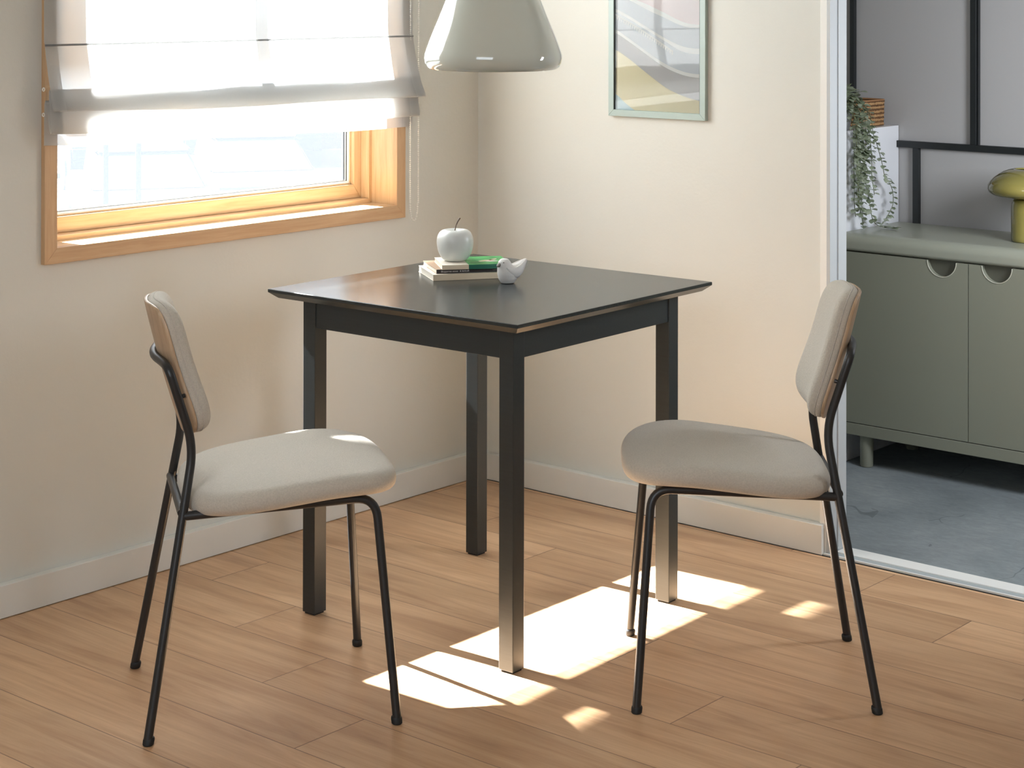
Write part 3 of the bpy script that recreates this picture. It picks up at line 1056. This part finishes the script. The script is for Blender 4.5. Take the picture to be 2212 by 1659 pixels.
# back and raised tail
path = [(.004, .035, .017), (-.010, .030, .0175), (-.022, .0295, .0165), (-.033, .0345, .0140), (-.043, .0415, .0105), (-.0525, .0490, .0065), (-.0565, .0525, .0025)]
R2 = []
for i, (x_, z_, r_) in enumerate(path):
    nx_ = path[min(i + 1, 6)][0] - path[max(i - 1, 0)][0]; nz_ = path[min(i + 1, 6)][1] - path[max(i - 1, 0)][1]
    ln_ = sqrt(nx_ ** 2 + nz_ ** 2); tx_, tz_ = nx_ / ln_, nz_ / ln_
    R2.append([(x_ - tz_ * r_ * .8 * cos(a_), r_ * 1.1 * sin(a_), z_ + tx_ * r_ * .8 * cos(a_)) for a_ in [2 * pi * k / 24 for k in range(24)]])
rings(b, R2)
body = obj('bird_body', b, M['stone'], bd, True)
md = body.modifiers.new('merge', 'REMESH'); md.mode = 'VOXEL'; md.voxel_size = .0011; md.use_smooth_shade = True
ms = body.modifiers.new('soft', 'SMOOTH'); ms.factor = .6; ms.iterations = 7
for s in (-1, 1):
    b = BM()
    pth = [(.013, .038, .004), (.007, .031, .0085), (-.003, .0262, .0122), (-.015, .0248, .0138), (-.028, .0300, .0122), (-.040, .0392, .0088), (-.051, .0488, .0040)]
    rs = []
    for i, (x_, z_, r_) in enumerate(pth):
        yo = s * (.0178 - .0004 * (i - 2) ** 2)
        if i >= 5:
            yo = s * (.0170 - .0032 * (i - 3))
        rs.append([(x_ + .25 * r_ * cos(a_), yo + s * .46 * r_ * sin(a_), z_ + r_ * .95 * cos(a_)) for a_ in [2 * pi * k / 20 for k in range(20)]])
    rings(b, rs)
    wg = obj('wing', b, M['stone'], bd, True)
    sm_ = wg.modifiers.new('soft', 'SUBSURF'); sm_.levels = 1; sm_.render_levels = 2
    b = BM(); blob(b, (.0165, s * .0105, .0505), (.0017, .0012, .0017), 10); obj('eye', b, M['beak'], bd, True)
b = BM()
rings(b, [[(.0175 + t_ * .0115, r_ * cos(2 * pi * k / 16), .0462 - .0040 * t_ + r_ * .85 * sin(2 * pi * k / 16)) for k in range(16)] for t_, r_ in ((0, .0072), (.5, .0060), (.8, .0042), (.95, .0022), (1, .0006))])
obj('beak', b, M['beak'], bd, True)

# ------------------------------------------------------------------ next room furniture
sb = empty('sideboard', (1.55, 1.0, 0))
tag(sb, 'sage green sideboard with half-moon finger grips in the next room', 'sideboard')
SX0, SX1, SY0, SY1 = .7525, 2.55, .818, YB - .0145
def sl(bm):
    bmesh.ops.translate(bm, verts=bm.verts, vec=-Vector(sb.location)); return bm
b = BM()
box(b, SX0 + .004, SX1 - .004, SY0 + .019, SY1, .1305, .6505)           # carcass
box(b, SX0, SX1, SY0, SY1, .0945, .130, .0015)                            # plinth rail
obj('carcass', sl(b), M['sage'], sb)
# top with rounded front edge
b = BM()
sec = []
z0, z1 = .651, .703
R_ = .022
for i in range(9):
    a_ = -pi / 2 + (pi / 2) * i / 8
    sec.append((SY0 - .004 + .010 - .010 * cos(a_), z0 + .010 + .010 * sin(a_)))
for i in range(13):
    a_ = (pi / 2) * i / 12
    sec.append((SY0 - .004 + .034 - .034 * cos(a_), z1 - .030 + .030 * sin(a_)))
sec += [(SY1, z1), (SY1, z0)]
v0 = [b.verts.new((SX0, y_, z_)) for y_, z_ in sec]; v1 = [b.verts.new((SX1, y_, z_)) for y_, z_ in sec]
b.faces.new(v0); b.faces.new(v1)
for i in range(len(sec)):
    j = (i + 1) % len(sec)
    b.faces.new((v0[i], v0[j], v1[j], v1[i]))
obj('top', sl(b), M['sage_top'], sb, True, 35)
# doors with half-round grip cut-outs
def door(x0, x1, gx):
    b = BM()
    yf, yb_ = SY0, SY0 + .0185
    zt, zb_ = .6475, .1325
    rg = .047
    pts = [(x0, zb_), (x1, zb_), (x1, zt), (gx + rg, zt)]
    pts += [(gx + rg * cos(a_), zt + rg * .98 * sin(a_)) for a_ in [-pi * k / 28 for k in range(1, 28)]]
    pts += [(gx - rg, zt), (x0, zt)]
    v0 = [b.verts.new((x, yf, z_)) for x, z_ in pts]; v1 = [b.verts.new((x, yb_, z_)) for x, z_ in pts]
    b.faces.new(v0); b.faces.new(v1)
    for i in range(len(pts)):
        j = (i + 1) % len(pts)
        b.faces.new((v0[i], v0[j], v1[j], v1[i]))
    dr = obj('door', sl(b), M['sage'], sb)
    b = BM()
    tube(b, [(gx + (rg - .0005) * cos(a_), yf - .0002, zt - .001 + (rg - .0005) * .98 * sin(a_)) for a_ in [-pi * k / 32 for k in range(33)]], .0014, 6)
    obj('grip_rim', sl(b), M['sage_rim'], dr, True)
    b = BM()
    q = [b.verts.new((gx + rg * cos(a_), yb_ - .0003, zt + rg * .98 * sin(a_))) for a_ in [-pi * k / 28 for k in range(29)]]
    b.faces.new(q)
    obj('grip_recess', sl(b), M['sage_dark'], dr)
xs_ = [SX0 + .0, 1.1725, 1.612, 2.05, SX1]
gs = [1.0875, 1.2615, 1.96, 2.16]
for (x0, x1), g_ in zip(zip(xs_[:-1], xs_[1:]), gs):
    door(x0 + .0012, x1 - .0012, g_)
for lx in (.823, 2.47):
    for ly in (.8475, 1.13):
        b = BM(); lathe(b, [(0, 0), (.018, 0), (.0195, .003), (.0205, .0945), (0, .0945)], (lx, ly, 0), 28); obj('leg', sl(b), M['sage'], sb, True, 40)

wc = empty('storage_cabinet', (.55, 1.0, 0))
tag(wc, 'tall plain white cabinet standing against the left end of the sideboard', 'cabinet')
b = BM(); box(b, .352 - .55, .7465 - .55, .842 - 1, YB - .003 - 1, 0, 1.009, .0012); obj('carcass', b, M['white_lac'], wc)
b = BM(); box(b, .353 - .55, .7455 - .55, .823 - 1, .8405 - 1, .01, 1.008, .001); obj('door', b, M['white_lac'], wc)

bk = empty('woven_basket', (.655, 1.093, 1.0095))
tag(bk, 'small square brown woven basket on top of the white cabinet', 'basket')
b = BM()
def rsq(hx, hy, z_, n=40, e=7.):
    return [(hx * sp(cos(2 * pi * i / n), 2 / e), hy * sp(sin(2 * pi * i / n), 2 / e), z_) for i in range(n)]
rs = []
NZ = 36
for i in range(NZ + 1):
    t_ = i / NZ
    o_ = .0012 * abs(sin(t_ * pi * 9))
    rs.append(rsq(.060 + o_ + .002 * t_, .062 + o_ + .002 * t_, t_ * .080, 64))
rs += [rsq(.058, .060, .080, 64), rsq(.055, .057, .01, 64)]
rings(b, rs)
for v in b.verts:
    a_ = math.atan2(v.co.y, v.co.x)
    k = 1 + .011 * sin(26 * a_ + (1 if int(v.co.z / .0089) % 2 else 0) * pi)
    v.co.x *= k; v.co.y *= k
obj('basket_body', b, M['wicker'], bk, True)
b = BM()
loop = [Vector(p_) for p_ in rsq(.0615, .0635, .0815, 48)]
tube(b, loop + loop[:1], .0026, 8, cap=False); obj('rim', b, M['wicker_rim'], bk, True)

# trailing plant
pt = empty('trailing_plant', (.695, .895, 1.0095))
tag(pt, 'trailing eucalyptus plant spilling over the side of the white cabinet', 'plant')
b = BM(); lathe(b, [(0, 0), (.032, 0), (.036, .004), (.046, .06), (.048, .074), (.0445, .076), (.042, .062), (0, .060)], n=40); obj('pot', b, M['pot'], pt, True, 40)
b = BM(); lathe(b, [(0, .066), (.03, .0655), (.0425, .063)], n=24); obj('soil', b, M['soil'], pt, True)
def leaf(bm, p, d, up, L, Wd):
    d = d.normalized(); s = d.cross(up)
    if s.length < 1e-3:
        s = d.cross(Vector((1, 0, 0)))
    s.normalize(); n_ = s.cross(d)
    rows = []
    for t_, wv in ((0, .05), (.2, .62), (.45, 1.0), (.72, .88), (.92, .42)):
        c_ = p + d * (L * t_) - n_ * (L * .18 * t_ * t_)
        rows.append([bm.verts.new(c_ - s * Wd * wv + n_ * Wd * .22 * wv), bm.verts.new(c_), bm.verts.new(c_ + s * Wd * wv + n_ * Wd * .22 * wv)])
    tip = bm.verts.new(p + d * L - n_ * (L * .18))
    for a_, c_ in zip(rows[:-1], rows[1:]):
        for i in (0, 1):
            bm.faces.new((a_[i], a_[i + 1], c_[i + 1], c_[i]))
    for i in (0, 1):
        bm.faces.new((rows[-1][i], rows[-1][i + 1], tip))
ORG = Vector(pt.location)
STR = dict(
 S1=[(.755, .885, 1.115), (.79, .914, 1.076), (.79, .937, 1.028), (.79, .943, .994), (.79, .966, .966), (.79, .977, .944), (.79, .994, .914), (.79, 1.006, .885), (.79, 1.015, .858), (.79, 1.038, .844), (.79, 1.061, .823), (.79, 1.07, .79), (.79, 1.067, .768), (.79, 1.044, .745), (.79, 1.018, .726), (.79, .992, .713)],
 S2=[(.755, .890, 1.112), (.78, .915, 1.069), (.78, .929, 1.025), (.78, .941, .989), (.78, .949, .945), (.78, .952, .91), (.78, .952, .867), (.78, .961, .837), (.78, .969, .808)],
 S3=[(.755, .868, 1.107), (.785, .889, 1.056), (.785, .887, 1.014), (.785, .892, .985), (.785, .892, .928), (.785, .907, .885), (.785, .907, .842), (.785, .926, .805), (.785, .935, .769), (.785, .946, .736), (.790, .960, .716), (.81, .97, .709), (.835, .975, .708), (.855, .978, .708)],
 S4=[(.75, .850, 1.09), (.79, .842, 1.042), (.79, .839, 1.002), (.79, .842, .96), (.79, .842, .918), (.79, .85, .875), (.79, .856, .832), (.79, .856, .797), (.79, .864, .768), (.79, .878, .739), (.79, .884, .712)],
 S5=[(.75, .873, 1.092), (.775, .887, 1.041), (.775, .885, 1.006), (.775, .887, .97), (.775, .89, .928), (.775, .896, .885), (.775, .902, .842), (.775, .913, .798)],
 S6=[(.745, .850, 1.087), (.78, .84, 1.03), (.78, .845, .987), (.78, .848, .945), (.78, .843, .903), (.78, .848, .846), (.78, .846, .79), (.782, .852, .75)],
 S7=[(.75, .895, 1.10), (.772, .905, 1.05), (.770, .908, 1.0), (.770, .912, .95), (.772, .918, .90), (.772, .922, .86)],
 S8=[(.75, .862, 1.10), (.785, .866, 1.05), (.785, .868, 1.0), (.785, .866, .95), (.787, .872, .90), (.785, .878, .85), (.785, .882, .79), (.786, .89, .742)],
 S9=[(.75, .845, 1.095), (.795, .835, 1.05), (.797, .832, 1.0), (.795, .836, .95), (.797, .838, .89), (.795, .842, .83), (.795, .846, .77)],
 S10=[(.75, .868, 1.10), (.778, .872, 1.05), (.776, .876, .99), (.778, .874, .93), (.778, .882, .87), (.778, .890, .81)],
 S11=[(.75, .880, 1.115), (.790, .885, 1.08), (.795, .890, 1.03), (.793, .893, .98), (.793, .895, .93)],
 S12=[(.75, .90, 1.115), (.780, .918, 1.085), (.785, .925, 1.04), (.782, .925, .99)],
 T1=[(.715, .885, 1.115), (.742, .890, 1.152)], T2=[(.70, .90, 1.12), (.735, .905, 1.142)], T3=[(.72, .90, 1.11), (.762, .908, 1.128)],
 T4=[(.725, .875, 1.12), (.765, .880, 1.138)], T5=[(.72, .86, 1.12), (.75, .852, 1.155)])
big = {'S3': 1.25, 'S1': 1.0, 'S2': .95, 'T1': 1.5, 'T2': 1.4, 'T3': 1.5, 'T4': 1.5, 'T5': 1.5, 'S11': 1.2, 'S12': 1.2}
for k, L in STR.items():
    P_ = [Vector((.697, .893, 1.075)), Vector((.715, .893, 1.118))] if k[0] == 'S' else [Vector((.697, .893, 1.075))]
    P_ += [Vector(p_) for p_ in L]
    P_ = [p_ - ORG for p_ in P_]
    b = BM()
    pts_ = fillet(P_, .02, 4)
    tube(b, pts_, .0011, 6, mi=1)
    acc = 0.0; ang = random.random() * 6; nxt = .035
    for a_, c_ in zip(pts_[:-1], pts_[1:]):
        seg = (c_ - a_).length
        if seg < 1e-6:
            continue
        while acc + seg >= nxt:
            p_ = a_.lerp(c_, (nxt - acc) / seg)
            t_ = (c_ - a_).normalized()
            s_ = big.get(k, 1.0) * random.uniform(.75, 1.15)
            for sgn in (0, 1):
                q = ang + sgn * pi + random.uniform(-.3, .3)
                side = Vector((cos(q) * .85, sin(q), random.uniform(-.35, .25)))
                if (p_ + ORG).z < 1.03 and side.x < -.15:
                    side.x = abs(side.x)
                if (p_ + ORG).z < .725:
                    side.z = abs(side.z) + .1
                leaf(b, p_, side + t_ * .25, Vector((random.uniform(-.3, .3), random.uniform(-.3, .3), 1)), .0190 * s_, .0084 * s_)
            ang += 1.45
            nxt += random.uniform(.013, .019)
        acc += seg
    obj('vine', b, [M['leaf'], M['vine']], pt, True)

tl_ = empty('table_lamp', (1.274, 1.0, .7034))
tag(tl_, 'olive green glass mushroom table lamp on the sideboard', 'table lamp')
b = BM()
lathe(b, [(0, 0), (.048, 0), (.0505, .002), (.051, .010), (.051, .098), (.0495, .112), (.046, .121), (.040, .126), (.030, .128), (0, .128)], n=56)
obj('lamp_base', b, M['olive'], tl_, True, 60)
b = BM()
lathe(b, [(.030, .1285), (.06, .1295), (.090, .1325), (.106, .137), (.115, .144), (.119, .154), (.1175, .165), (.111, .176), (.100, .187), (.086, .197), (.072, .205), (.058, .210), (.046, .2125), (.040, .2125), (.040, .209), (.055, .205), (.09, .184), (.105, .168), (.108, .155), (.10, .145), (.06, .136), (.030, .134)], n=64)
obj('lamp_shade', b, M['olive'], tl_, True)

# ------------------------------------------------------------------ outside
b = BM(); box(b, -90, -.6, -40, 90, -2.4, -2.25); struct('ground', b, M['ground'])
def car(loc, rz, paint, label):
    o = empty('car', loc, rz); tag(o, label, 'car', 'cars parked outside')
    def prism(pr, w_, m, nm, par, top=1.0):
        b = BM()
        v0 = [b.verts.new((x, -w_ * (1 if z_ < .95 else top), z_)) for x, z_ in pr]; v1 = [b.verts.new((x, w_ * (1 if z_ < .95 else top), z_)) for x, z_ in pr]
        b.faces.new(v0); b.faces.new(v1)
        for i in range(len(pr)):
            j = (i + 1) % len(pr)
            b.faces.new((v0[i], v0[j], v1[j], v1[i]))
        bmesh.ops.bevel(b, geom=list(b.edges), offset=.04, segments=2, affect='EDGES')
        return obj(nm, b, m, par, True, 30)
    body_ = prism([(-2.1, .32), (2.1, .32), (2.15, .6), (2.05, .82), (1.0, .94), (-1.7, .98), (-2.1, .85)], .86, paint, 'body', o)
    prism([(1.02, .93), (.35, 1.40), (-1.2, 1.44), (-1.85, .96)], .80, M['car_g'], 'window', o, .78)
    prism([(.40, 1.385), (.30, 1.455), (-1.15, 1.49), (-1.28, 1.43)], .66, paint, 'roof', o, 1)
    for x in (-1.3, 1.35):
        for y in (-.8, .8):
            b = BM(); bmesh.ops.create_cone(b, cap_ends=True, segments=24, radius1=.32, radius2=.32, depth=.2, matrix=Matrix.Translation((x, y, .32)) @ Matrix.Rotation(pi / 2, 4, 'X'))
            obj('wheel', b, M['tyre'], o, True, 40)
car((-17.5, 12.6, -2.25), -.55, M['car_w'], 'pale white car parked outside, left in the window')
car((-18.2, 15.3, -2.25), -.55, M['car_b'], 'pale blue car parked outside, right in the window')
for k, (x_, y_, m_) in enumerate(((-25.5, 18.0, 'car_b'), (-26.0, 21.0, 'car_w'), (-26.5, 24.0, 'car_b'))):
    car((x_, y_, -2.25), -.5, M[m_], 'pale car in the far row outside, ' + ('leftmost in the window', 'middle of the far row', 'rightmost in the window')[k])
for k, (px_, py_) in enumerate(((-15.6, 10.55), (-15.2, 10.75))):
    o = empty('post', (px_, py_, -2.25))
    tag(o, ['slim grey post outside, leftmost in the window', 'slim grey post outside, right of the other post'][k], 'post', 'posts outside the window')
    b = BM(); lathe(b, [(0, 0), (.08, 0), (.08, .03), (.04, .05), (.035, 2.6), (0, 2.6)], n=16); obj('shaft', b, M['post'], o, True, 40)

# ------------------------------------------------------------------ light
W = bpy.data.worlds.new('sky'); S.world = W; W.use_nodes = True
nt = W.node_tree
bg = nt.nodes['Background']
tc = nt.nodes.new('ShaderNodeTexCoord'); sep = nt.nodes.new('ShaderNodeSeparateXYZ'); rp = nt.nodes.new('ShaderNodeValToRGB')
nt.links.new(tc.outputs['Generated'], sep.inputs[0]); nt.links.new(sep.outputs[2], rp.inputs[0])
rp.color_ramp.elements[0].color = (.95, .97, 1, 1); rp.color_ramp.elements[1].color = (.70, .82, 1, 1)
nt.links.new(rp.outputs[0], bg.inputs[0])
bg.inputs[1].default_value = .8
def lamp(name, typ, loc, target, energy, color=(1, 1, 1), **k):
    L = bpy.data.lights.new(name, typ)
    L.energy = energy; L.color = color
    for a_, v_ in k.items():
        setattr(L, a_, v_)
    o = link(bpy.data.objects.new(name, L))
    o.location = loc
    o.rotation_euler = (Vector(target) - Vector(loc)).to_track_quat('-Z', 'Y').to_euler()
    return o
sd = Vector((1, .05, -.916))
lamp('sun', 'SUN', Vector((-6, -1.5, 6)), Vector((-6, -1.5, 6)) + sd, 74.0, (1, .98, .95), angle=radians(.7))
lamp('fill_light', 'AREA', (3.0, -5.2, 2.4), (.6, -.6, .9), 64, (.90, .96, 1), size=2.4)  # unseen fill added behind the camera to brighten the room
lamp('next_room_light', 'AREA', (2.35, .30, 1.28), (1.0, 1.1, .75), 14, (.96, .98, 1), size=.5)

S.view_settings.view_transform = 'Standard'
S.view_settings.look = 'None'
S.view_settings.exposure = .74
S.view_settings.use_white_balance = True
S.view_settings.white_balance_temperature = 6150
S.view_settings.white_balance_tint = 10
S.cycles.max_bounces = 10
S.cycles.diffuse_bounces = 6
S.cycles.transparent_max_bounces = 24
S.cycles.caustics_reflective = False
S.cycles.caustics_refractive = False
S.cycles.sample_clamp_indirect = 6
S.cycles.use_denoising = True
